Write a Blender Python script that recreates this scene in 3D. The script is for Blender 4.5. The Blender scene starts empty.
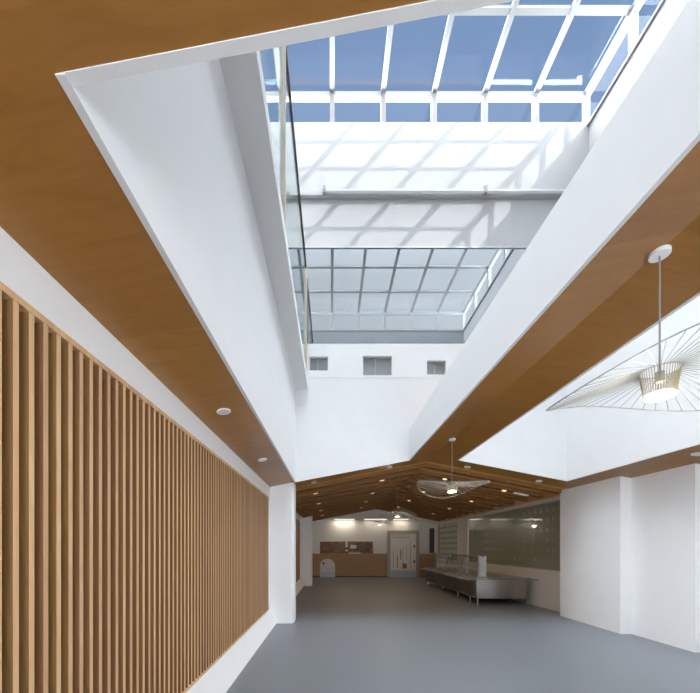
import bpy, bmesh, math, random
from mathutils import Vector, Matrix
random.seed(7)
SC = bpy.context.scene
COL = SC.collection
EYE = 1.6                      # camera height, the room is laid out around it
S = 0.195                      # pitch of the gable
RX, RZ = 2.13, EYE + 1.925     # ridge line
def ceil_z(x): return RZ - S * abs(x - RX)

# ------------------------------------------------------------------ materials
def new_mat(name):
    m = bpy.data.materials.new(name); m.use_nodes = True
    nt = m.node_tree; nt.nodes.clear()
    out = nt.nodes.new('ShaderNodeOutputMaterial')
    return m, nt, out
def principled(name, col, rough=0.5, metal=0.0, spec=0.5, bump=0.0, bscale=40, ior=1.5):
    m, nt, out = new_mat(name)
    b = nt.nodes.new('ShaderNodeBsdfPrincipled')
    b.inputs['Base Color'].default_value = (*col, 1); b.inputs['Roughness'].default_value = rough
    b.inputs['Metallic'].default_value = metal; b.inputs['Specular IOR Level'].default_value = spec
    b.inputs['IOR'].default_value = ior
    nt.links.new(b.outputs[0], out.inputs[0])
    tc = nt.nodes.new('ShaderNodeTexCoord'); n = nt.nodes.new('ShaderNodeTexNoise')
    n.inputs['Scale'].default_value = bscale; n.inputs['Detail'].default_value = 4
    nt.links.new(tc.outputs['Object'], n.inputs['Vector'])
    mx = nt.nodes.new('ShaderNodeMixRGB'); mx.blend_type = 'MULTIPLY'; mx.inputs[0].default_value = 0.06
    mx.inputs[1].default_value = (*col, 1); nt.links.new(n.outputs['Fac'], mx.inputs[2])
    nt.links.new(mx.outputs[0], b.inputs['Base Color'])
    if bump:
        bp = nt.nodes.new('ShaderNodeBump'); bp.inputs['Strength'].default_value = bump; bp.inputs['Distance'].default_value = .01
        nt.links.new(n.outputs['Fac'], bp.inputs['Height']); nt.links.new(bp.outputs[0], b.inputs['Normal'])
    return m
def wood(name, c1, c2, stretch=(1, 1, 1), rough=0.45, scale=6, pitch=None, boards=None):
    m, nt, out = new_mat(name)
    b = nt.nodes.new('ShaderNodeBsdfPrincipled'); b.inputs['Roughness'].default_value = rough
    b.inputs['Specular IOR Level'].default_value = .35
    nt.links.new(b.outputs[0], out.inputs[0])
    tc = nt.nodes.new('ShaderNodeTexCoord'); mp = nt.nodes.new('ShaderNodeMapping')
    mp.inputs['Scale'].default_value = stretch
    nt.links.new(tc.outputs['Object'], mp.inputs['Vector'])
    n = nt.nodes.new('ShaderNodeTexNoise'); n.inputs['Scale'].default_value = scale; n.inputs['Detail'].default_value = 8
    n.inputs['Roughness'].default_value = .6; n.inputs['Distortion'].default_value = .8
    nt.links.new(mp.outputs[0], n.inputs['Vector'])
    r = nt.nodes.new('ShaderNodeValToRGB')
    r.color_ramp.elements[0].position = .3; r.color_ramp.elements[1].position = .7
    r.color_ramp.elements[0].color = (*c1, 1); r.color_ramp.elements[1].color = (*c2, 1)
    nt.links.new(n.outputs['Fac'], r.inputs[0])
    last = r.outputs[0]
    if pitch or boards:
        sx = nt.nodes.new('ShaderNodeSeparateXYZ'); nt.links.new(tc.outputs['Object'], sx.inputs[0])
        d = nt.nodes.new('ShaderNodeMath'); d.operation = 'MULTIPLY_ADD'; d.inputs[1].default_value = 1/(pitch or boards); d.inputs[2].default_value = .3
        nt.links.new(sx.outputs['Y'], d.inputs[0])
        f = nt.nodes.new('ShaderNodeMath'); f.operation = 'FLOOR'; nt.links.new(d.outputs[0], f.inputs[0])
        w = nt.nodes.new('ShaderNodeTexWhiteNoise'); w.noise_dimensions = '1D'; nt.links.new(f.outputs[0], w.inputs['W'])
        h = nt.nodes.new('ShaderNodeHueSaturation')
        mr = nt.nodes.new('ShaderNodeMapRange'); mr.inputs['To Min'].default_value = .90 if pitch else .93; mr.inputs['To Max'].default_value = 1.10 if pitch else 1.05
        nt.links.new(w.outputs['Value'], mr.inputs['Value']); nt.links.new(mr.outputs[0], h.inputs['Value'])
        mh = nt.nodes.new('ShaderNodeMapRange'); mh.inputs['To Min'].default_value = 0.492 if pitch else .498; mh.inputs['To Max'].default_value = .505 if pitch else .502
        nt.links.new(w.outputs['Value'], mh.inputs['Value']); nt.links.new(mh.outputs[0], h.inputs['Hue'])
        nt.links.new(last, h.inputs['Color']); last = h.outputs[0]
    nt.links.new(last, b.inputs['Base Color'])
    return m
def emission(name, col, s):
    m, nt, out = new_mat(name); e = nt.nodes.new('ShaderNodeEmission')
    e.inputs[0].default_value = (*col, 1); e.inputs[1].default_value = s
    nt.links.new(e.outputs[0], out.inputs[0]); return m
def thin_glass(name, tint=(.97, .99, 1), refl=.06, rough=.0, graze=.6):
    m, nt, out = new_mat(name)
    t = nt.nodes.new('ShaderNodeBsdfTransparent'); t.inputs[0].default_value = (*tint, 1)
    g = nt.nodes.new('ShaderNodeBsdfGlossy'); g.inputs['Roughness'].default_value = rough
    lw = nt.nodes.new('ShaderNodeLayerWeight'); lw.inputs['Blend'].default_value = .25
    mr = nt.nodes.new('ShaderNodeMapRange'); mr.inputs['To Min'].default_value = refl; mr.inputs['To Max'].default_value = graze
    nt.links.new(lw.outputs['Facing'], mr.inputs['Value'])
    pw = nt.nodes.new('ShaderNodeMath'); pw.operation = 'POWER'; pw.inputs[1].default_value = 3
    nt.links.new(lw.outputs['Facing'], pw.inputs[0]); nt.links.new(pw.outputs[0], mr.inputs['Value'])
    x = nt.nodes.new('ShaderNodeMixShader'); nt.links.new(mr.outputs[0], x.inputs[0])
    nt.links.new(t.outputs[0], x.inputs[1]); nt.links.new(g.outputs[0], x.inputs[2]); nt.links.new(x.outputs[0], out.inputs[0])
    return m
def dotted_glass(name, base, dot, size, period, rough=.1, mask=True, spec=.5):
    """tinted glass with a grid of small square film dots (y / z grid)"""
    m, nt, out = new_mat(name)
    b = nt.nodes.new('ShaderNodeBsdfPrincipled'); b.inputs['Roughness'].default_value = rough
    b.inputs['Specular IOR Level'].default_value = spec
    nt.links.new(b.outputs[0], out.inputs[0])
    tc = nt.nodes.new('ShaderNodeTexCoord'); sx = nt.nodes.new('ShaderNodeSeparateXYZ'); nt.links.new(tc.outputs['Object'], sx.inputs[0])
    fac = None
    for ax in ('Y', 'Z'):
        p = nt.nodes.new('ShaderNodeMath'); p.operation = 'PINGPONG'; p.inputs[1].default_value = period / 2
        nt.links.new(sx.outputs[ax], p.inputs[0])
        l = nt.nodes.new('ShaderNodeMath'); l.operation = 'LESS_THAN'; l.inputs[1].default_value = size / 2
        nt.links.new(p.outputs[0], l.inputs[0])
        if fac is None: fac = l.outputs[0]
        else:
            mm = nt.nodes.new('ShaderNodeMath'); mm.operation = 'MULTIPLY'
            nt.links.new(fac, mm.inputs[0]); nt.links.new(l.outputs[0], mm.inputs[1]); fac = mm.outputs[0]
    n = nt.nodes.new('ShaderNodeTexNoise'); n.inputs['Scale'].default_value = 1.1; n.inputs['Detail'].default_value = 1
    nt.links.new(tc.outputs['Object'], n.inputs['Vector'])
    rr = nt.nodes.new('ShaderNodeMapRange'); rr.inputs['From Min'].default_value = .46; rr.inputs['From Max'].default_value = .68
    nt.links.new(n.outputs['Fac'], rr.inputs['Value'])
    mm = nt.nodes.new('ShaderNodeMath'); mm.operation = 'MULTIPLY'; nt.links.new(fac, mm.inputs[0])
    if mask: nt.links.new(rr.outputs[0], mm.inputs[1])
    else: mm.inputs[1].default_value = 1
    x = nt.nodes.new('ShaderNodeMixRGB'); x.inputs[1].default_value = (*base, 1); x.inputs[2].default_value = (*dot, 1)
    nt.links.new(mm.outputs[0], x.inputs[0]); nt.links.new(x.outputs[0], b.inputs['Base Color'])
    return m

M = {}
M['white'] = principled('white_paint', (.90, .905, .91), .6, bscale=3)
M['upper_white'] = principled('well_white_dimmed', (.77, .77, .77), .65, bscale=3)  # white lowered a step in colour to offset strong light in the wells
M['hall_white'] = principled('hall_white_dimmed', (.42, .42, .422), .6, bscale=3)  # white walls darkened in colour to offset the strong light under the skylight
M['near_wall_dimmed'] = principled('near_wall_dimmed_paint', (.22, .225, .23), .6, bscale=3)  # wall colour darkened so its reflection in the coated glass reads dark
M['floor'] = principled('grey_vinyl', (.18, .195, .215), .42, spec=.35, bscale=1.2)
M['ceil_wood'] = wood('ceiling_veneer', (.30, .133, .026), (.375, .173, .04), (.35, 3, 3), .3, 5, boards=1.22)
M['ceil_lit_back'] = wood('canteen_veneer_lit', (.66, .315, .08), (.78, .39, .11), (.35, 3, 3), .4, 5, boards=1.22)  # ceiling wood made lighter, standing in for lamplight on the back ceiling
M['beam_wood'] = wood('beam_veneer', (.18, .087, .027), (.24, .117, .038), (.4, 6, 6), .75, 4)
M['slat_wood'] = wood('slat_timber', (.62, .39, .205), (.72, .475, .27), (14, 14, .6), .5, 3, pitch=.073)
M['slat_side'] = wood('slat_side_stain_shade', (.27, .14, .05), (.34, .185, .072), (14, 14, .6), .5, 3, pitch=.073)  # side stain, darkened further with the shade of the grooves
M['back_wood'] = wood('slat_backing', (.26, .13, .05), (.34, .18, .07), (4, 4, .5), .55, 4)
M['panel_wood'] = wood('panel_veneer', (.30, .165, .08), (.37, .21, .105), (.5, 1, 3), .5, 4)
M['mural_wood'] = wood('speckled_veneer', (.10, .055, .03), (.33, .19, .1), (1, 1, 1), .6, 5)
M['frame'] = principled('dimmed_white_aluminium', (.27, .272, .27), .4)  # white frame darkened in colour for the shade on its reflected bars
M['glass'] = thin_glass('roof_glass', (.94, .97, 1), .015, 0, .06)
M['rail_glass'] = thin_glass('partition_glass', (.90, .94, .94), .07)
M['bronze'] = principled('bronze_metal', (.10, .075, .06), .4, .6)
M['beige_post'] = principled('beige_post_paint', (.50, .43, .35), .45)
M['steel'] = principled('brushed_steel', (.40, .385, .36), .26, 1.0, bscale=6)
M['steel_dark'] = principled('shaded_steel', (.16, .15, .14), .35, .9)
M['black'] = principled('black_rubber', (.02, .02, .02), .5)
M['dark'] = principled('dark_recess_paint', (.045, .035, .03), .5)
M['lamp_metal'] = principled('lamp_wire_metal', (.33, .33, .32), .6, 0)
M['lamp_gold'] = principled('lamp_shade_wire', (.42, .36, .25), .5, .2)
M['lamp_glow'] = emission('lamp_diffuser', (1, .93, .80), 5)
M['down_glow'] = emission('downlight_lens', (1, .56, .22), 1.6)
M['down_off'] = principled('downlight_lens_unlit', (.72, .72, .74), .35)
M['strip_glow'] = emission('strip_lens', (1, .92, .80), 1.0)
M['door'] = principled('door_white', (.72, .68, .60), .5)
M['door_line'] = principled('door_groove', (.30, .25, .21), .5)
M['red'] = principled('red_brown_paint', (.30, .10, .06), .5)
M['taupe'] = principled('taupe_frame_paint', (.36, .32, .27), .5)
M['kick'] = principled('blue_grey_plate', (.42, .47, .55), .4)
M['arch_white'] = principled('arch_white_paint', (.62, .58, .53), .6)
M['alu'] = principled('grey_aluminium', (.42, .43, .44), .4, .5)
M['pale_wall'] = principled('greige_paint', (.66, .63, .58), .6, bscale=3)
M['dot_dark'] = dotted_glass('olive_film_glass', (.26, .265, .19), (.42, .41, .31), .10, .26, .05)
M['dot_light'] = dotted_glass('backlit_film_glass', (.50, .51, .40), (.10, .11, .08), .12, .26, .2, False)  # paler base colour stands in for the lit kitchen behind the pane
M['grey_pane'] = principled('grey_window_glass', (.33, .34, .345), .08, spec=.8)
def coated():
    m, nt, out = new_mat('coated_glass')
    d = nt.nodes.new('ShaderNodeBsdfDiffuse'); d.inputs[0].default_value = (.075, .083, .09, 1)
    g = nt.nodes.new('ShaderNodeBsdfGlossy'); g.inputs['Roughness'].default_value = .0; g.inputs[0].default_value = (.93, .97, 1, 1)
    x = nt.nodes.new('ShaderNodeMixShader'); x.inputs[0].default_value = .37
    nt.links.new(d.outputs[0], x.inputs[1]); nt.links.new(g.outputs[0], x.inputs[2]); nt.links.new(x.outputs[0], out.inputs[0])
    return m
M['coated'] = coated()

# ------------------------------------------------------------------ mesh helpers
WORLD = {}                     # world location of every object built
class MB:
    def __init__(s): s.bm = bmesh.new()
    def box(s, x0, x1, y0, y1, z0, z1):
        v = [s.bm.verts.new(p) for p in ((x0,y0,z0),(x1,y0,z0),(x1,y1,z0),(x0,y1,z0),(x0,y0,z1),(x1,y0,z1),(x1,y1,z1),(x0,y1,z1))]
        for f in ((3,2,1,0),(4,5,6,7),(0,1,5,4),(1,2,6,5),(2,3,7,6),(3,0,4,7)): s.bm.faces.new([v[i] for i in f])
        return s
    def prism(s, pts, a, b, axis='y'):
        """pts = 2D polygon; extruded along axis from a to b"""
        def p3(p, t):
            return {'y': (p[0], t, p[1]), 'z': (p[0], p[1], t), 'x': (t, p[0], p[1])}[axis]
        A = [s.bm.verts.new(p3(p, a)) for p in pts]; B = [s.bm.verts.new(p3(p, b)) for p in pts]
        n = len(pts)
        s.bm.faces.new(A); s.bm.faces.new(B[::-1])
        for i in range(n): s.bm.faces.new((A[i], B[i], B[(i+1) % n], A[(i+1) % n]))
        return s
    def tube(s, pts, r, n=8, closed=False):
        P = [Vector(p) for p in pts]; rings = []
        m = len(P)
        for i, p in enumerate(P):
            if closed: d = P[(i+1) % m] - P[i-1]
            else: d = P[min(i+1, m-1)] - P[max(i-1, 0)]
            d.normalize()
            up = Vector((0,0,1)) if abs(d.z) < .9 else Vector((1,0,0))
            a = d.cross(up).normalized(); b = d.cross(a)
            rr = r[i] if isinstance(r, (list, tuple)) else r
            rings.append([s.bm.verts.new(p + a*rr*math.cos(2*math.pi*k/n) + b*rr*math.sin(2*math.pi*k/n)) for k in range(n)])
        for i in range(m if closed else m-1):
            A, B = rings[i], rings[(i+1) % m]
            for k in range(n): s.bm.faces.new((A[k], A[(k+1) % n], B[(k+1) % n], B[k]))
        if not closed:
            s.bm.faces.new(rings[0][::-1]); s.bm.faces.new(rings[-1])
        return s
    def lathe(s, c, prof, n=32, ring=False):
        """prof = [(r, z)] around vertical axis at c; ends capped"""
        c = Vector(c); rings = []
        for r, z in prof:
            rings.append([s.bm.verts.new(c + Vector((r*math.cos(2*math.pi*k/n), r*math.sin(2*math.pi*k/n), z))) for k in range(n)])
        for A, B in zip(rings, rings[1:]):
            for k in range(n): s.bm.faces.new((A[k], A[(k+1) % n], B[(k+1) % n], B[k]))
        if ring:
            A, B = rings[-1], rings[0]
            for k in range(n): s.bm.faces.new((A[k], A[(k+1) % n], B[(k+1) % n], B[k]))
        else:
            s.bm.faces.new(rings[0][::-1]); s.bm.faces.new(rings[-1])
        return s
    def disc_y(s, cx, cz, r, y0, y1, n=24):
        return s.prism([(cx + r*math.cos(2*math.pi*k/n), cz + r*math.sin(2*math.pi*k/n)) for k in range(n)], y0, y1, 'y')
    def build(s, name, mat, parent=None, loc=None, bevel=0, smooth=False):
        bmesh.ops.recalc_face_normals(s.bm, faces=s.bm.faces)
        vs = [v.co.copy() for v in s.bm.verts]
        if loc is None:
            if parent is not None: loc = WORLD[parent.name]
            else:
                lo = [min(v[i] for v in vs) for i in range(3)]; hi = [max(v[i] for v in vs) for i in range(3)]
                loc = Vector(((lo[0]+hi[0])/2, (lo[1]+hi[1])/2, lo[2]))
        loc = Vector(loc)
        for v in s.bm.verts: v.co -= loc
        me = bpy.data.meshes.new(name); s.bm.to_mesh(me); s.bm.free()
        if smooth:
            for p in me.polygons: p.use_smooth = True
        me.materials.append(M[mat] if isinstance(mat, str) else mat)
        o = bpy.data.objects.new(name, me); COL.objects.link(o)
        if parent is not None:
            o.parent = parent; o.location = loc - WORLD[parent.name]
        else: o.location = loc
        WORLD[o.name] = loc
        if bevel:
            md = o.modifiers.new('bevel', 'BEVEL'); md.width = bevel; md.segments = 2; md.limit_method = 'ANGLE'
        return o
def empty(name, loc, label, cat, group=None):
    o = bpy.data.objects.new(name, None); COL.objects.link(o); o.location = loc; o.empty_display_size = .1
    WORLD[o.name] = Vector(loc)
    return tag(o, label, cat, group)
def tag(o, label, cat, group=None):
    o['label'] = label; o['category'] = cat
    if group: o['group'] = group
    return o
def struct(o, label=None, cat=None):
    o['kind'] = 'structure'
    if label: o['label'] = label
    if cat: o['category'] = cat
    return o
def copy_tree(o, parent=None):
    c = o.copy(); COL.objects.link(c)
    if parent is not None: c.parent = parent
    for ch in list(o.children): copy_tree(ch, c)
    return c
def lamp(kind, loc, power, color, parent=None, size=.1, **kw):
    l = bpy.data.lights.new('lamp_light', kind); l.energy = power; l.color = color
    for k, v in kw.items(): setattr(l, k, v)
    if kind in ('POINT', 'SPOT'): l.shadow_soft_size = size
    o = bpy.data.objects.new('lamp_light', l); COL.objects.link(o)
    if parent is not None: o.parent = parent; o.location = Vector(loc) - WORLD[parent.name]
    else: o.location = loc
    return o

XL, XR = -1.30, 5.5
YF, YB = -3.4, 18.1
NEAR, FAR = .973, 7.15          # both wells in the ceiling
AX0, AX1 = -.793, 1.617
BX0, BX1 = 2.631, 4.917
H = lambda h: EYE + h

# ------------------------------------------------------------------ floor
struct(MB().box(XL-.5, XR+.6, YF-.2, YB+.2, -.15, 0).build('floor', 'floor'), 'smooth blue grey vinyl floor', 'floor')

# ------------------------------------------------------------------ gabled timber ceiling with two openings
def gable_ceiling(xs, ys, holes, t=.1):
    mb = MB(); bm = mb.bm
    V = {}
    def v(i, j, k):
        if (i, j, k) not in V: V[(i, j, k)] = bm.verts.new((xs[i], ys[j], ceil_z(xs[i]) + k*t))
        return V[(i, j, k)]
    cells = {(i, j) for i in range(len(xs)-1) for j in range(len(ys)-1)} - holes
    for i, j in cells:
        for k in (0, 1): bm.faces.new((v(i,j,k), v(i+1,j,k), v(i+1,j+1,k), v(i,j+1,k)))
        for (di, dj, a, b) in ((-1,0,(i,j),(i,j+1)), (1,0,(i+1,j),(i+1,j+1)), (0,-1,(i,j),(i+1,j)), (0,1,(i,j+1),(i+1,j+1))):
            if (i+di, j+dj) not in cells: bm.faces.new((v(*a,0), v(*b,0), v(*b,1), v(*a,1)))
    return mb
WOOD_END = 16.75
xs = [XL-.3, AX0, AX1+.03, RX, BX0, BX1+.03, XR+.35]
ys = [YF-.1, NEAR, FAR, 7.62]
struct(gable_ceiling(xs, ys, {(1,1), (4,1)}).build('ceiling', 'ceil_wood', loc=(0,0,0)), 'gabled ceiling of warm brown timber veneer', 'ceiling')
struct(gable_ceiling([XL-.3, RX, XR+.35], [7.62, WOOD_END], set()).build('ceiling_canteen', 'ceil_lit_back', loc=(0,0,0)), 'warm timber ceiling between the dark cross beams', 'ceiling')
struct(gable_ceiling([XL-.3, RX, XR+.35], [WOOD_END, YB+.2], set()).build('ceiling_back', 'white', loc=(0,0,0)), 'white plaster ceiling strip before the end wall', 'ceiling')

# ------------------------------------------------------------------ left wall, plinth, slat panels, pillars
P1Y, P1B, P2Y, P2B = 7.10, 7.55, 13.9, 14.35
PZ0, PZ1 = .31, 2.64
b = MB()
b.box(XL-.4, XL-.1, YF, YB, 0, 2.9)                                  # core
b.box(XL-.1, XL, YF, P2B, PZ1, 2.9)                                 # white band over the slats
b.box(XL-.1, XL, YF, .3, 0, PZ1)
b.box(XL-.1, XL, P1Y-.1, P1B, 0, PZ1); b.box(XL-.1, XL, P2Y-.1, P2B, 0, PZ1)
b.box(XL-.1, XL, .3, P1Y-.1, 0, PZ0); b.box(XL-.1, XL, P1B, P2Y-.1, 0, PZ0)
b.box(XL-.1, -1.06, P2B, YB, 0, 2.92)
struct(b.build('wall_left', 'white', loc=(0,0,0)), 'white left wall framing the slatted timber', 'wall')
def plinth(y0, y1):
    o = MB().prism([(XL, 0), (XL+.135, 0), (XL+.012, PZ0), (XL, PZ0)], y0, y1, 'y').build('baseboard_left', 'white')
    return struct(o, 'white canted plinth along the left wall', 'baseboard')
plinth(YF, P1Y); plinth(P1B, P2Y)
def slat_panel(y0, y1, label, last=False):
    root = empty('slatted_wall_panel', (XL-.05, (y0+y1)/2, PZ0), label, 'wall panel', 'slatted timber panels on the left wall')
    MB().box(XL-.098, XL-.085, y0, y1, PZ0, PZ1).build('backboard', 'back_wood', root)
    f = MB()
    f.box(XL-.085, XL+.004, y0, y1, PZ1-.03, PZ1); f.box(XL-.085, XL+.004, y0, y1, PZ0, PZ0+.022)
    f.build('frame_rail', 'slat_wood', root)
    s = MB(); yc = (y0+y1)/2; y = yc - .0015 - .073*int((yc-y0-.012)/.073)
    while y + .0265 < y1:
        s.box(XL-.085, XL, y, y+.0265, PZ0+.022, PZ1-.03); y += .073
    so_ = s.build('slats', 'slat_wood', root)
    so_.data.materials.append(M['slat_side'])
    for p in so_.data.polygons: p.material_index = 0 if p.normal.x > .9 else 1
slat_panel(.3, P1Y-.1, 'long wall panel of vertical timber slats in the foreground')
slat_panel(P1B, P2Y-.1, 'narrow strip of timber wall panel beyond the first white pillar')
def pillar(y0, y1, xr, label, z=2.965):
    c = .045
    pts = [(XL, y0), (xr-c, y0), (xr, y0+c*2.2), (xr, y1-c), (xr-c, y1), (XL, y1)]
    o = MB().prism(pts, 0, z, 'z').build('pillar', 'white', bevel=.01)
    return struct(o, label, 'pillar')
pillar(P1Y, P1B, -.795, 'white pillar at the end of the long slatted panel')
pillar(P2Y, P2B, -.82, 'white pillar farther back near the end wall')

# ------------------------------------------------------------------ right wall with column and glazed part
plan = [(XR+.35, YF), (XR+.12, YF), (XR+.12, 5.15), (XR, 5.15), (XR, 6.25), (5.3, 6.25), (5.3, 7.9), (XR+.06, 7.9), (XR+.35, 7.9)]
struct(MB().prism(plan, 0, 2.93, 'z').build('wall_right', 'white', loc=(0,0,0)), 'white right wall with shallow column projection', 'wall')
GX = XR + .06
b = MB()
b.box(GX, GX+.29, 7.9, YB, 0, 1.0); b.box(GX, GX+.29, 7.9, YB, 2.76, 2.93)
b.box(GX-.02, GX+.29, 13.9, 15.05, 1.0, 2.76); b.box(GX, GX+.29, 17.75, YB, 1.0, 2.76)
struct(b.build('wall_right_glazed', 'pale_wall', loc=(0,0,0)), 'low pale wall under the dotted glass', 'wall')
for (y0, y1, mt, lab) in ((7.9, 13.9, 'dot_dark', 'large olive green dotted glass screen above serving counter'), (15.05, 17.6, 'dot_light', 'small pale dotted glass screen at the far end')):
    w = empty('window_1', (GX+.05, (y0+y1)/2, 1.0), lab, 'window'); w['kind'] = 'structure'
    if mt == 'dot_light': w.name = 'window_2'; WORLD[w.name] = WORLD['window_1']; WORLD[w.name] = Vector((GX+.05, (y0+y1)/2, 1.0))
    n = 4 if mt == 'dot_dark' else 2
    for k in range(n):
        ya, yb = y0 + (y1-y0)*k/n, y0 + (y1-y0)*(k+1)/n
        MB().box(GX+.02, GX+.034, ya+.003, yb-.003, 1.02, 2.74).build('pane', mt, w)
    f = MB(); f.box(GX+.01, GX+.05, y0, y1, 1.0, 1.02); f.box(GX+.01, GX+.05, y0, y1, 2.74, 2.76)
    f.build('window_frame', 'alu', w)
struct(MB().box(GX-.03, GX+.2, 17.6, 17.75, 1.0, 2.76).build('trim_1', 'panel_wood'), 'brown timber post at the far right corner', 'trim')

# ------------------------------------------------------------------ back wall and what is on it
prof = [(XL-.1, 0), (XR+.35, 0), (XR+.35, ceil_z(XR+.35)+.03), (RX, RZ+.03), (XL-.1, ceil_z(XL-.1)+.03)]
struct(MB().prism(prof, YB+.004, YB+.2, 'y').build('wall_back', 'pale_wall', loc=(0,0,0)), 'pale end wall under the gable', 'wall')
def slab_y(name, mat, x0, x1, z0, z1, d=.03, parent=None, y=YB, bevel=0):
    return MB().box(x0, x1, y-d, y, z0, z1).build(name, mat, parent, bevel=bevel)
wp = empty('timber_wainscot', (.95, YB, 0), 'brown timber wainscot with white arch left of the end door', 'wall panelling')
slab_y('panel_board', 'panel_wood', -1.04, 2.92, .06, 1.23, .05, wp)
slab_y('kickboard', 'dark', -1.04, 2.92, 0, .06, .04, wp)
slab_y('top_edge', 'panel_wood', -1.04, 2.92, 1.231, 1.25, .065, wp)
tag(slab_y('timber_wainscot', 'panel_wood', 4.66, 5.52, 0, 1.23, .05), 'short brown timber wainscot right of the end door', 'wall panelling')
mural = empty('mural_panel', (.77, YB, 1.252), 'dark speckled timber picture panel above the wainscot', 'wall panel')
slab_y('board', 'mural_wood', -.64, 2.18, 1.252, 1.89, .035, mural)
def ring_y(cx, cz, r, w, y):
    mb = MB(); n = 24
    mb.tube([(cx+r*math.cos(2*math.pi*k/n), y, cz+r*math.sin(2*math.pi*k/n)) for k in range(n)], w, 6, True); return mb
for (cx, cz, r) in ((-.45, 1.5, .16), (-.1, 1.62, .12), (1.85, 1.6, .17), (1.5, 1.72, .09), (1.55, 1.45, .11)):
    ring_y(cx, cz, r, .014, YB-.04).build('ring_ornament', 'dark', mural)
tag(slab_y('wall_box', 'door', .71, .83, 1.58, 1.89, .07, y=YB-.037), 'narrow tall white wall box on the speckled panel', 'wall box')
tag(slab_y('switch_plate', 'door', .97, 1.29, 1.52, 1.70, .02, y=YB-.037), 'wide white switch plate on the speckled panel', 'switch plate')
tag(slab_y('switch_plate', 'door', .70, .85, 1.37, 1.46, .02, y=YB-.037), 'small white switch plate below the narrow wall box', 'switch plate')
tag(slab_y('wall_shelf', 'door', .88, 1.52, 1.252, 1.30, .12, y=YB-.037), 'thin white shelf at the foot of the speckled panel', 'shelf')
arch = empty('arched_hatch', (-.24, YB-.05, 0), 'small white arched hatch set in the brown wainscot', 'hatch')
pts = [(-.64, 0), (.16, 0), (.16, .58)] + [(-.24+.4*math.cos(math.pi*k/16), .58+.4*math.sin(math.pi*k/16)) for k in range(1, 16)] + [(-.64, .58)]
MB().prism(pts, YB-.075, YB-.051, 'y').build('arch_board', 'arch_white', arch)
MB().box(-.6, .12, YB-.085, YB-.075, .02, .29).build('lower_plate', 'kick', arch)
MB().disc_y(-.45, .74, .055, YB-.09, YB-.075).build('round_vent', 'black', arch)
for zz in (.36, .42, .48): MB().box(-.28, .05, YB-.079, YB-.075, zz, zz+.012).build('groove', 'door_line', arch)
door = empty('door_1', (3.78, YB, 0), 'tall white door with red handle in the end wall', 'door'); door['kind'] = 'structure'
f = MB(); f.box(2.93, 3.1, YB-.09, YB, 0, 2.48); f.box(4.46, 4.63, YB-.09, YB, 0, 2.48); f.box(3.1, 4.46, YB-.09, YB, 2.31, 2.48)
f.build('door_frame', 'taupe', door)
leaf = slab_y('door_leaf', 'door', 3.1, 4.46, .01, 2.31, .05, door)
slab_y('kick_plate', 'kick', 3.13, 4.43, .03, .36, .01, door, y=YB-.05)
for (x0, x1, z0, z1) in ((3.24, 4.18, 2.08, 2.11), (3.24, 3.27, .5, 1.4), (4.15, 4.18, .45, 2.0), (3.44, 3.5, .5, 1.15), (3.75, 3.77, .5, 1.6), (3.95, 3.97, .9, 1.7)):
    slab_y('groove', 'door_line', x0, x1, z0, z1, .006, door, y=YB-.05)
hd = MB().tube([(3.64, YB-.055, .95), (3.64, YB-.1, .97), (3.64, YB-.1, 1.43), (3.64, YB-.055, 1.45)], .022, 8).build('handle', 'red', door)
slab_y('notice', 'red', 3.74, 3.97, .46, .72, .008, door, y=YB-.05)
for zz in (.75, 1.55): slab_y('hinge', 'black', 4.33, 4.40, zz, zz+.16, .02, door, y=YB-.05)
w = struct(MB().box(5.19, 5.44, YB-.03, YB, 1.28, 2.6).build('window_3', 'dark'), 'narrow dark slot window beside the far corner', 'window')
for (x0, x1, nm) in ((.1, 1.19, 'leftmost'), (1.7, 2.9, 'middle and longest'), (3.22, 4.05, 'rightmost')):
    s_ = empty('strip_light', ((x0+x1)/2, YB-.02, 3.03), f'slim white strip light on the end wall, {nm} of the three', 'strip light', 'strip lights on the end wall')
    MB().box(x0, x1, YB-.34, YB-.002, 3.06, 3.10).build('housing', 'white', s_)
    MB().box(x0+.02, x1-.02, YB-.33, YB-.1, 3.05, 3.06).build('diffuser', 'strip_glow', s_)
    a = lamp('AREA', ((x0+x1)/2, YB-.27, 3.04), 6 if nm == 'leftmost' else 2.6, (1, .88, .72), s_, shape='RECTANGLE'); a.data.size = x1-x0-.1; a.data.size_y = .08

# ------------------------------------------------------------------ front wall behind the camera, glazed
b = MB()
b.box(XL-.4, XR+.35, YF-.2, YF, 2.7, 3.6); b.box(XL-.4, XR+.35, YF-.2, YF, 0, .15)
for x in (XL-.4, .55, 2.6, 4.5, XR+.1): b.box(x, x+.3, YF-.2, YF, .15, 2.7)
struct(b.build('wall_front', 'white', loc=(0,0,0)), 'white front wall with tall windows', 'wall')
for k, (x0, x1) in enumerate(((XL-.1, .55), (.85, 2.6), (2.9, 4.5), (4.8, XR+.1))):
    struct(MB().box(x0, x1, YF-.12, YF-.1, .15, 2.7).build(f'window_{k+4}', 'glass'), 'tall front window pane', 'window')

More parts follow.
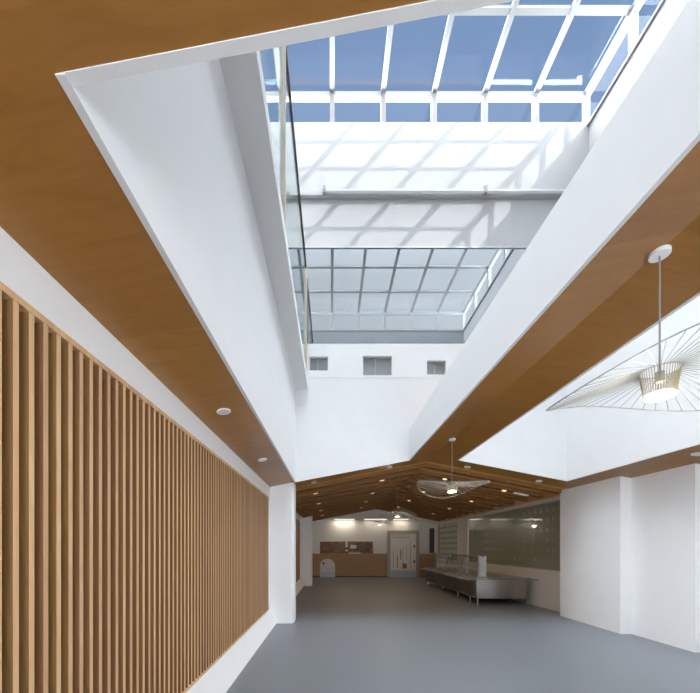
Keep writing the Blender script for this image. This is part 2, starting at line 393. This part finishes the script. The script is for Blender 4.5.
# ------------------------------------------------------------------ light wells and the upper storey
def lining(name, x0, x1, y0, y1, z0, z1, label):
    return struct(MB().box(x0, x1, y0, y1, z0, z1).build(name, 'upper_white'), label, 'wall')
SL0, SL1 = H(3.30), H(3.46)
UL, UR, UN = -3.24, 5.42, .45        # upper storey: left, right and near wall planes
zA0, zA1 = ceil_z(AX0)-.004, ceil_z(AX1)-.004
lining('wall_well_left', AX0, AX0+.03, NEAR, FAR, zA0, SL0, 'white left side of the large light well')
lining('wall_well_right', AX1, AX1+.03, NEAR, FAR, zA1, H(2.48), 'white parapet on the right of the large light well')
b = MB().prism([(AX0+.03, ceil_z(AX0+.03)-.004), (AX1, zA1), (AX1, H(2.48)), (AX0+.03, H(2.48))], NEAR, NEAR+.03, 'y')
struct(b.build('wall_well_near', 'upper_white'), 'white near edge of the large light well', 'wall')
lining('wall_small_well_right', BX1, BX1+.03, NEAR, FAR, ceil_z(BX1)-.004, H(4.3), 'white right side of the small light well')
lining('wall_small_well_left', BX0, BX0+.03, NEAR, FAR, ceil_z(BX0)-.006, H(2.48), 'white left side of the small light well')
b = MB().prism([(BX0+.03, ceil_z(BX0+.03)-.004), (BX1, ceil_z(BX1)-.004), (BX1, H(2.48)), (BX0+.03, H(2.48))], NEAR, NEAR+.03, 'y')
struct(b.build('wall_small_well_near', 'upper_white'), 'white near edge of the small light well', 'wall')
lining('wall_small_well_ledge', BX1+.03, UR, UN, FAR, H(4.2), H(4.3), 'white ledge over the small light well')
# far wall with three small square windows, in two tones of relief
LW1 = H(4.26); YL = FAR-.02
wins = [(-.475, -.084, 3.70, 3.996), (.648, 1.251, 3.60, 4.006), (1.99, 2.39, 3.617, 3.91)]
b = MB()
xs_ = [UL, AX0, AX0, 1.617, RX, UR]
low = [(UL, ceil_z(UL)), (RX, RZ-.004), (UR, ceil_z(UR)-.004)]
b.prism([(UL, ceil_z(UL)+.1), (AX0-.02, ceil_z(AX0)+.1), (AX0-.02, ceil_z(AX0)-.003), (AX1+.035, ceil_z(AX1)-.003), (AX1+.035, ceil_z(AX1)+.1), (RX, RZ+.1), (BX0-.003, ceil_z(BX0)+.1), (BX0-.003, ceil_z(BX0)-.003), (BX1+.035, ceil_z(BX1)-.003), (BX1+.035, ceil_z(BX1)+.1), (UR, ceil_z(UR)+.1), (UR, H(3.55)), (UL, H(3.55))], YL, FAR-.001, 'y')
b.box(UL, UR, FAR+.25, FAR+.4, ceil_z(RX)+.15, LW1)
# band with window holes
yb0 = YL-.004
segs = [UL] + [v for w_ in wins for v in w_[:2]] + [UR]
for i in range(0, len(segs), 2): b.box(segs[i], segs[i+1], yb0, FAR+.1, H(3.55), LW1)
for (x0, x1, h0, h1) in wins:
    b.box(x0, x1, yb0, FAR+.1, H(3.55), H(h0)); b.box(x0, x1, yb0, FAR+.1, H(h1), LW1)
struct(b.build('wall_far', 'upper_white', loc=(0,0,0)), 'white far wall of the light well', 'wall')
for k, ((x0, x1, h0, h1), nm) in enumerate(zip(wins, ('left', 'middle', 'right'))):
    w = empty(f'window_{k+8}', ((x0+x1)/2, FAR+.05, H(h0)), f'small grey square window high on far wall, {nm} of three', 'window'); w['kind'] = 'structure'
    MB().box(x0, x1, FAR+.06, FAR+.075, H(h0), H(h1)).build('pane', 'grey_pane', w)
    f = MB(); t = .02
    f.box(x0, x1, FAR+.03, FAR+.06, H(h0), H(h0)+t); f.box(x0, x1, FAR+.03, FAR+.06, H(h1)-t, H(h1))
    f.box(x0, x0+t, FAR+.03, FAR+.06, H(h0)+t, H(h1)-t); f.box(x1-t, x1, FAR+.03, FAR+.06, H(h0)+t, H(h1)-t)
    xm = x0 + (x1-x0)*.42; f.box(xm, xm+t, FAR+.03, FAR+.06, H(h0)+t, H(h1)-t)
    f.build('window_frame', 'alu', w)
# coated glass band
GY = 7.22; G0, G1 = LW1, H(6.37)
w = empty('window_11', ((UL+UR)/2, GY, G0), 'wide band of mirror coated glass on the upper storey', 'window'); w['kind'] = 'structure'
MB().box(UL, UR, GY, GY+.02, G0+.0, G1-.03).build('pane', 'coated', w)
MB().box(UL, UR, GY-.02, GY+.04, G1-.03, G1).build('window_frame', 'alu', w)
# walls over the glass
YU, YS = 7.17, 7.25
HB, HT = 8.96, 9.62                   # sill of the clerestory (front edge) and roof glass
b = MB(); b.box(UL, UR, YS, YS+.3, G1, H(7.42)); b.box(UL, UR, YU, YS+.3, H(7.42), H(HB))
b.box(UL, UR, GY+.02, YS+.3, LW1, G1)
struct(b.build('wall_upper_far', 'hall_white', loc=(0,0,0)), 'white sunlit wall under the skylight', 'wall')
SB = 8.87
struct(MB().box(UL-.3, UR+.3, UN-.25, UN, ceil_z(RX)+.1, H(SB)).build('wall_upper_near', 'near_wall_dimmed'), 'near wall of the upper storey, greyed to darken its reflection', 'wall')
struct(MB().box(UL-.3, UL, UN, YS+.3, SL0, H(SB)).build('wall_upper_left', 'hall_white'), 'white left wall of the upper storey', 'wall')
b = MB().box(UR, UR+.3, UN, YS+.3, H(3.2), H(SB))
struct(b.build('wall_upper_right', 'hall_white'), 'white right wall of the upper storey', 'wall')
struct(MB().box(UR, UR+.3, UN, YS+.3, H(1.4), H(3.2)).build('wall_upper_right_base', 'upper_white'), 'white base of the right upper wall', 'wall')
struct(MB().box(UL, -.505, UN, FAR-.045, SL0, SL1).build('ceiling_gallery', 'upper_white'), 'white gallery slab edge at the left of the light well', 'ceiling')
# tube along the foot of the sunlit wall
tb = empty('wall_conduit', (2.0, YU-.03, H(7.44)), 'thin white tube fixed along the sunlit wall', 'conduit')
MB().tube([(-.19, YU-.035, H(7.46)), (5.3, YU-.035, H(7.46))], .03, 10).build('tube', 'upper_white', tb, smooth=True)
for x in (-.16, 3.22): MB().box(x-.03, x+.03, YU-.07, YU, H(7.41), H(7.56)).build('bracket', 'frame', tb)

# ------------------------------------------------------------------ skylight
sky = empty('window_12', ((UL+UR)/2, (UN+YS)/2, H(SB)), 'white framed glass skylight box over the light well', 'skylight'); sky['kind'] = 'structure'
rx = [UR - 1.083*k for k in range(9)]
ry = [YS - 1.1333*k for k in range(7)]
for x in rx: MB().box(x-.05, x+.05, UN, YS, H(HT), H(HT)+.07).build('rafter', 'frame', sky)
for y in ry[1:-1]: MB().box(UL, UR, y-.045, y+.045, H(HT)+.01, H(HT)+.06).build('purlin', 'frame', sky)
e = .05
for (x0, x1, y0, y1) in ((UL-e, UR+e, YS-e, YS+e), (UL-e, UR+e, UN-e, UN+e), (UL-e, UL+e, UN, YS), (UR-e, UR+e, UN, YS)):
    MB().box(x0, x1, y0, y1, H(HT)-.07, H(HT)+.03).build('eave_beam', 'frame', sky)
    MB().box(x0, x1, y0, y1, H(SB), H(SB)+.05).build('sill_beam', 'frame', sky)
for x in rx:
    for y in (YS, UN): MB().box(x-.05, x+.05, y-.05, y+.05, H(SB)+.05, H(HT)-.07).build('mullion', 'frame', sky)
for y in ry[1:-1]:
    for x in (UL, UR): MB().box(x-.05, x+.05, y-.05, y+.05, H(SB)+.05, H(HT)-.07).build('mullion', 'frame', sky)
for i in range(8):
    for j in range(6):
        MB().box(rx[i+1]+.05, rx[i]-.05, ry[j+1]+.045, ry[j]-.045, H(HT)+.045, H(HT)+.055).build('roof_pane', 'glass', sky)
for i in range(8):
    for y in (YS, UN): MB().box(rx[i+1]+.05, rx[i]-.05, y-.005, y+.005, H(SB)+.05, H(HT)-.07).build('side_pane', 'glass', sky)
for j in range(6):
    for x in (UL, UR): MB().box(x-.005, x+.005, ry[j+1]+.05, ry[j]-.05, H(SB)+.05, H(HT)-.07).build('side_pane', 'glass', sky)

# ------------------------------------------------------------------ glass partition on the gallery edge
gp = empty('glass_partition', (-.5, 3.8, SL1), 'frameless glass partition with dark rail along the upper gallery', 'glass partition')
PX = -.545
for (y0, y1) in ((UN+.05, 3.74), (3.82, 7.05)):
    MB().box(PX-.006, PX+.006, y0, y1, SL1, H(5.78)).build('glass_panel', 'rail_glass', gp)
MB().box(PX-.02, PX+.02, UN+.05, 7.05, H(5.78), H(5.84)).build('top_rail', 'bronze', gp)
for y in (3.78, 7.06): MB().box(PX-.03, PX+.03, y-.03, y+.03, SL1, H(5.78)).build('post', 'beige_post', gp)

# ------------------------------------------------------------------ cross beams under the back of the ceiling
def beam():
    d, x0, x1 = .09, -1.2, 5.24
    g = lambda x, k: ceil_z(x) + .004 - k*d
    pts = [(x0, g(x0,0)), (x0, g(x0,1)), (RX, g(RX,1)), (x1, g(x1,1)), (x1, g(x1,0)), (RX, g(RX,0))]
    return MB().prism(pts, 7.76, 7.92, 'y').build('ceiling_beam', 'beam_wood', bevel=.003)
ORD = ['first', 'second', 'third', 'fourth', 'fifth', 'sixth', 'seventh', 'eighth', 'ninth', 'tenth', 'eleventh', 'twelfth', 'thirteenth', 'fourteenth']
b0 = beam()
for k in range(14):
    o = b0 if k == 0 else copy_tree(b0)
    o.location.y = 7.84 + .66*k
    tag(o, f'brown gabled ceiling beam, {ORD[k]} counting back from the light wells', 'ceiling beam', 'cross beams under the back ceiling')

# ------------------------------------------------------------------ downlights
def downlight(lit):
    root = empty('downlight', (0,0,0), 'x', 'downlight')
    MB().lathe((0,0,0), [(.052,-.012), (.062,-.012), (.066,-.006), (.066,.0), (.052,.0)], 28, True).build('trim_ring', 'white', root, loc=(0,0,0), smooth=False)
    MB().lathe((0,0,0), [(.0519,-.009), (.0519,-.002)], 24).build('lens', 'down_glow' if lit else 'down_off', root, loc=(0,0,0))
    return root
WORLD['downlight'] = Vector((0,0,0))
dl_lit, dl_off = downlight(True), None
def put_down(src, x, y, label, group, lit, first):
    o = src if first else copy_tree(src)
    o.location = (x, y, ceil_z(x) - (.087 if lit else .001)); o.rotation_euler = (0, -math.atan(S) if x < RX else math.atan(S), 0)
    tag(o, label, 'downlight', group)
    return o
rows = [(-.41, 'nearest the left wall'), (1.25, 'just left of the ridge'), (2.82, 'just right of the ridge'), (4.3, 'nearest the dotted glass')]
ysd = [(8.50, 'nearest the light wells'), (10.48, 'second from the light wells'), (12.46, 'third from the light wells'), (14.44, 'farthest back')]
first = True
for x, rn in rows:
    for y, yn in ysd:
        o = put_down(dl_lit, x, y, f'glowing downlight in row {rn}, {yn}', 'lit downlights under the beams', True, first)
        if not first: continue
        first = False
        l = lamp('SPOT', (x, y, ceil_z(x)-.03), 7, (1, .66, .36), None, .03, spot_size=2.6, spot_blend=.9)
        l.parent = o; l.location = (0, 0, -.03)
WORLD['downlight.off'] = Vector((0,0,0))
root = empty('downlight', (0,0,0), 'x', 'downlight'); WORLD[root.name] = Vector((0,0,0))
MB().lathe((0,0,0), [(.052,-.012), (.062,-.012), (.066,-.006), (.066,.0), (.052,.0)], 28, True).build('trim_ring', 'white', root, loc=(0,0,0))
MB().lathe((0,0,0), [(.0519,-.009), (.0519,-.002)], 24).build('lens', 'down_off', root, loc=(0,0,0))
offs = [(-1.04, 3.265, 'white round downlight in the left soffit, nearest the camera'), (-1.035, 5.07, 'white round downlight in the left soffit close to the pillar'),
        (-.4, 7.5, 'white downlight behind the large well, above the left pillar'), (1.26, 7.46, 'white downlight behind the large well, close to the ridge'),
        (2.97, 7.47, 'white downlight behind the small well, close to the ridge'), (4.55, 7.47, 'white downlight behind the small well, close to the right column'),
        (5.2, 4.84, 'white downlight in the right soffit above the right wall')]
for i, (x, y, lab) in enumerate(offs):
    put_down(root, x, y, lab, 'unlit downlights around the wells', False, i == 0)
sl = empty('strip_light', (4.62, 8.5, ceil_z(4.62)-.12), 'short white strip light under a beam beside the dotted glass', 'strip light')
MB().prism([(4.55, ceil_z(4.55)-.087), (4.9, ceil_z(4.9)-.087), (4.9, ceil_z(4.9)-.112), (4.55, ceil_z(4.55)-.112)], 8.47, 8.53, 'y').build('housing', 'white', sl)
MB().prism([(4.57, ceil_z(4.57)-.112), (4.88, ceil_z(4.88)-.112), (4.88, ceil_z(4.88)-.122), (4.57, ceil_z(4.57)-.122)], 8.48, 8.52, 'y').build('diffuser', 'down_off', sl)
# ------------------------------------------------------------------ pendant lamps
def pendant(y, phi, label):
    cx, zt, zb = RX, 2.745, 2.575
    root = empty('pendant_lamp', (cx, y, zb), label, 'pendant lamp', 'wire brim pendant lamps along the ridge')
    MB().lathe((cx, y, 0), [(.052, RZ-.036), (.056, RZ-.032), (.056, RZ-.008), (.05, RZ-.006)], 32).build('canopy', 'white', root)
    MB().tube([(cx, y, RZ-.03), (cx, y, zt-.03)], .0055, 8).build('cord', 'lamp_metal', root)
    f = MB(); rt, rb = .103, .076
    for k in range(44):
        a = 2*math.pi*k/44
        f.tube([(cx+rt*math.cos(a), y+rt*math.sin(a), zt), (cx+rb*math.cos(a), y+rb*math.sin(a), zb)], .0021, 5)
    for r, z in ((rt, zt), (rb, zb)): f.tube([(cx+r*math.cos(2*math.pi*k/40), y+r*math.sin(2*math.pi*k/40), z) for k in range(40)], .003, 6, True)
    f.build('shade_frame', 'lamp_gold', root)
    d = MB().lathe((cx, y, 0), [(.066, zb+.004), (.072, zb+.022), (.04, zb+.03)], 32).build('diffuser', 'lamp_glow', root)
    MB().lathe((cx, y, 0), [(.022, zt-.075), (.026, zt-.07), (.026, zt-.01), (.012, zt+.0)], 20).build('lamp_holder', 'lamp_metal', root)
    R, zm, am = .615, EYE+1.06, .10
    def rim(a):
        s_ = math.cos(2*(a-phi)); rr = R*(1 - .03*s_)
        return Vector((cx + rr*math.cos(a), y + rr*math.sin(a), zm + am*s_))
    n = 72
    MB().tube([rim(2*math.pi*k/n) for k in range(n)], .0045, 6, True).build('brim_rim', 'lamp_metal', root)
    wr = MB(); nw = 52
    for k in range(nw):
        a = 2*math.pi*k/nw; p1 = rim(a)
        p0 = Vector((cx+rt*math.cos(a), y+rt*math.sin(a), zt))
        wr.tube([p0, p0.lerp(p1, .5), p1], .0026, 5)
    wr.build('brim_wires', 'lamp_metal', root)
    lamp('POINT', (cx, y, zb-.03), 24 if y < 4 else (14 if y < 8 else 5), (1, .90, .76), root, .06)
    return root
pendant(2.21, math.pi/2, 'large wire brim pendant lamp nearest the camera, cut by the right edge')
pendant(6.03, 0, 'wire brim pendant lamp hanging between the two light wells')
pendant(11.07, math.pi/2, 'wire brim pendant lamp under the beams, third from the camera')
pendant(15.2, math.pi/4, 'tiny wire brim pendant lamp farthest back before the end wall')

# ------------------------------------------------------------------ stainless serving counter
X0, X1, Y0, Y1 = 3.97, 5.46, 9.35, 14.5
TZ = .74
ct = empty('serving_counter', (4.7, 12, 0), 'long stainless steel serving counter by the dotted glass', 'serving counter')
MB().box(X0+.03, X1-.03, Y0+.04, Y1, .17, TZ-.035).build('cabinet_body', 'steel', ct, bevel=.008)
MB().box(X0, X1, Y0, Y1, TZ-.035, TZ).build('worktop', 'steel', ct, bevel=.01)
for k in range(4):
    ya = Y0 + .12 + k*1.25
    MB().box(X0+.022, X0+.03, ya, ya+1.21, .2, TZ-.06).build('side_panel', 'steel_dark', ct)
MB().box(X0+.04, X1-.04, Y0+.036, Y0+.04, .2, TZ-.06).build('end_panel', 'steel', ct)
for y in (Y0+.08, Y0+.6, 10.9, 12.4, 14.3):
    for x in (X0+.07, X1-.07):
        lg = MB().tube([(x, y, .03), (x, y, .17)], .025, 12).build('leg', 'steel', ct)
        MB().lathe((x, y, 0), [(.03, 0), (.034, .01), (.022, .03)], 12).build('foot', 'steel', lg)
def tray_rail(xa, xb, y0, y1):
    b = MB()
    for k in range(3):
        x = xa + (xb-xa)*k/2; b.tube([(x, y0, TZ-.045), (x, y1, TZ-.045)], .012, 8)
    b.tube([(xa, y0, TZ-.045), (xb, y0, TZ-.045)], .012, 8); b.tube([(xa, y1, TZ-.045), (xb, y1, TZ-.045)], .012, 8)
    return b
tr = tray_rail(X0-.26, X0-.05, Y0+.15, Y1-.1).build('tray_rail', 'steel', ct)
for y in (Y0+.3, 11, 12.6, 14.1):
    MB().prism([(X0-.24, TZ-.06), (X0+.02, TZ-.06), (X0+.02, TZ-.12)], y-.012, y+.012, 'y').build('bracket', 'steel', tr)
MB().box(X1-.12, X1+.06, Y0-.26, Y0+.0, TZ-.04, TZ-.01).build('end_shelf', 'steel', ct)
# sneeze guard: upright end pane, posts, sloped front pane, top shelf
sg = MB()
GXA, GXB, GY0, GY1 = 4.12, 4.40, 9.6, 13.9
sg.box(GXA, GXB, GY0, GY1, TZ+.001, TZ+.03)
sgo = sg.build('sneeze_guard', 'steel', ct)
WORLD[sgo.name] = WORLD[ct.name]
MB().box(GXA+.04, GXB, GY0, GY1, TZ+.60, TZ+.612).build('top_glass', 'rail_glass', sgo)
MB().prism([(GXA, TZ+.25), (GXA+.008, TZ+.25), (GXA+.05, TZ+.60), (GXA+.04, TZ+.60)], GY0, GY1, 'y').build('front_glass', 'rail_glass', sgo)
MB().box(GXA+.04, GXB, GY0, GY1, TZ+.59, TZ+.6).build('shelf_edge', 'steel_dark', sgo) if False else None
MB().tube([(GXA+.04, GY0, TZ+.606), (GXA+.04, GY1, TZ+.606)], .02, 8).build('front_rail', 'steel_dark', sgo)
MB().prism([(GXA+.05, TZ+.03), (GXA+.22, TZ+.03), (GXA+.22, TZ+.57), (GXA+.05, TZ+.6)], GY0-.012, GY0, 'y').build('end_pane', principled('frosted_end_glass', (.42,.44,.43), .2), sgo)
MB().box(GXA+.0, GXA+.05, GY0-.02, GY0+.03, TZ+.03, TZ+.61).build('end_post', 'frame', sgo)
for y in (GY0+.06, GY0+1.42, GY0+2.85, GY1-.05):
    arc = [(GXB-.05-.20*math.cos(math.pi/2*k/8)+.0, TZ+.03+.55*math.sin(math.pi/2*k/8)) for k in range(9)]
    inn = [(GXB-.05-.15*math.cos(math.pi/2*k/8), TZ+.03+.49*math.sin(math.pi/2*k/8)) for k in range(8, -1, -1)]
    MB().prism(arc+inn, y-.012, y+.012, 'y').build('bracket', 'frame', sgo)
    MB().tube([(GXB-.03, y, TZ+.03), (GXB-.03, y, TZ+.6)], .014, 8).build('post', 'steel', sgo)

# ------------------------------------------------------------------ daylight
w = bpy.data.worlds.new('sky'); SC.world = w; w.use_nodes = True
nt = w.node_tree; nt.nodes.clear()
out = nt.nodes.new('ShaderNodeOutputWorld'); bg = nt.nodes.new('ShaderNodeBackground')
tc = nt.nodes.new('ShaderNodeTexCoord')
dp = nt.nodes.new('ShaderNodeVectorMath'); dp.operation = 'DOT_PRODUCT'
dp.inputs[1].default_value = Vector((.34, .60, .74)).normalized()
nt.links.new(tc.outputs['Generated'], dp.inputs[0])
n = nt.nodes.new('ShaderNodeTexNoise'); n.inputs['Scale'].default_value = 2.2; n.inputs['Detail'].default_value = 5
nt.links.new(tc.outputs['Generated'], n.inputs['Vector'])
ma = nt.nodes.new('ShaderNodeMath'); ma.operation = 'MULTIPLY_ADD'; ma.inputs[1].default_value = .18
nt.links.new(n.outputs['Fac'], ma.inputs[0]); nt.links.new(dp.outputs['Value'], ma.inputs[2])
mr = nt.nodes.new('ShaderNodeMapRange'); mr.inputs['From Min'].default_value = .76; mr.inputs['From Max'].default_value = 1.0
mr.interpolation_type = 'SMOOTHSTEP'
nt.links.new(ma.outputs[0], mr.inputs['Value'])
mx = nt.nodes.new('ShaderNodeMixRGB')
mx.inputs[1].default_value = (5.3, 5.4, 5.5, 1)       # bright hazy cloud on the sun's side
mx.inputs[2].default_value = (.128, .192, .31, 1)      # clear blue opposite
nt.links.new(mr.outputs[0], mx.inputs[0]); sz = nt.nodes.new('ShaderNodeSeparateXYZ'); nt.links.new(tc.outputs['Generated'], sz.inputs[0])
hz = nt.nodes.new('ShaderNodeMapRange'); hz.inputs['From Min'].default_value = .62; hz.inputs['From Max'].default_value = .97
hz.inputs['To Min'].default_value = .72; hz.inputs['To Max'].default_value = 2.9
nt.links.new(sz.outputs['Z'], hz.inputs['Value'])
hy = nt.nodes.new('ShaderNodeMapRange'); hy.inputs['From Min'].default_value = -.5; hy.inputs['From Max'].default_value = .2
hy.inputs['To Min'].default_value = .2; hy.inputs['To Max'].default_value = 1
nt.links.new(sz.outputs['Y'], hy.inputs['Value'])
hm = nt.nodes.new('ShaderNodeMath'); hm.operation = 'MULTIPLY'
lo = nt.nodes.new('ShaderNodeMapRange'); lo.inputs['From Min'].default_value = .0; lo.inputs['From Max'].default_value = .4
lo.inputs['To Min'].default_value = 3.0; lo.inputs['To Max'].default_value = 0
nt.links.new(sz.outputs['Z'], lo.inputs['Value'])
ad = nt.nodes.new('ShaderNodeMath'); ad.operation = 'ADD'
nt.links.new(hz.outputs[0], ad.inputs[0]); nt.links.new(lo.outputs[0], ad.inputs[1])
hx = nt.nodes.new('ShaderNodeMapRange'); hx.inputs['From Min'].default_value = .0; hx.inputs['From Max'].default_value = .6
hx.inputs['To Min'].default_value = 1; hx.inputs['To Max'].default_value = 1.45
nt.links.new(sz.outputs['X'], hx.inputs['Value'])
hp = nt.nodes.new('ShaderNodeMath'); hp.operation = 'MULTIPLY'
nt.links.new(ad.outputs[0], hp.inputs[0]); nt.links.new(hx.outputs[0], hp.inputs[1])
nt.links.new(hp.outputs[0], hm.inputs[0]); nt.links.new(hy.outputs[0], hm.inputs[1])
sc_ = nt.nodes.new('ShaderNodeVectorMath'); sc_.operation = 'SCALE'
sc_.inputs[0].default_value = (5.3, 5.4, 5.5); nt.links.new(hm.outputs[0], sc_.inputs['Scale'])
nt.links.new(sc_.outputs[0], mx.inputs[1]); nt.links.new(mx.outputs[0], bg.inputs[0]); bg.inputs[1].default_value = 1.0
nt.links.new(bg.outputs[0], out.inputs[0])
s = bpy.data.lights.new('sun', 'SUN'); s.energy = 1.35; s.color = (1, .96, .9); s.angle = math.radians(.4)
so = bpy.data.objects.new('sun', s); COL.objects.link(so)
so.rotation_euler = Vector((-.45, 1, -.508)).to_track_quat('-Z', 'Y').to_euler(); so.location = (6, -8, 14)

# ------------------------------------------------------------------ camera
cam = bpy.data.cameras.new('camera'); co = bpy.data.objects.new('camera', cam); COL.objects.link(co)
co.location = (0, 0, EYE); co.rotation_euler = (math.pi/2, 0, 0)
cam.sensor_fit = 'HORIZONTAL'; cam.sensor_width = 36; cam.lens = 36*340/700
cam.shift_x = (350-332)/700; cam.shift_y = (547-346.5)/700
cam.clip_start = .02; cam.clip_end = 200
SC.camera = co
SC.view_settings.view_transform = 'Standard'; SC.view_settings.look = 'None'; SC.view_settings.gamma = 1
SC.view_settings.use_curve_mapping = False; SC.view_settings.exposure = 0.78
cy = SC.cycles
cy.use_denoising = True; cy.max_bounces = 14; cy.diffuse_bounces = 8; cy.glossy_bounces = 6; cy.transparent_max_bounces = 24; cy.transmission_bounces = 8
cy.sample_clamp_indirect = 6
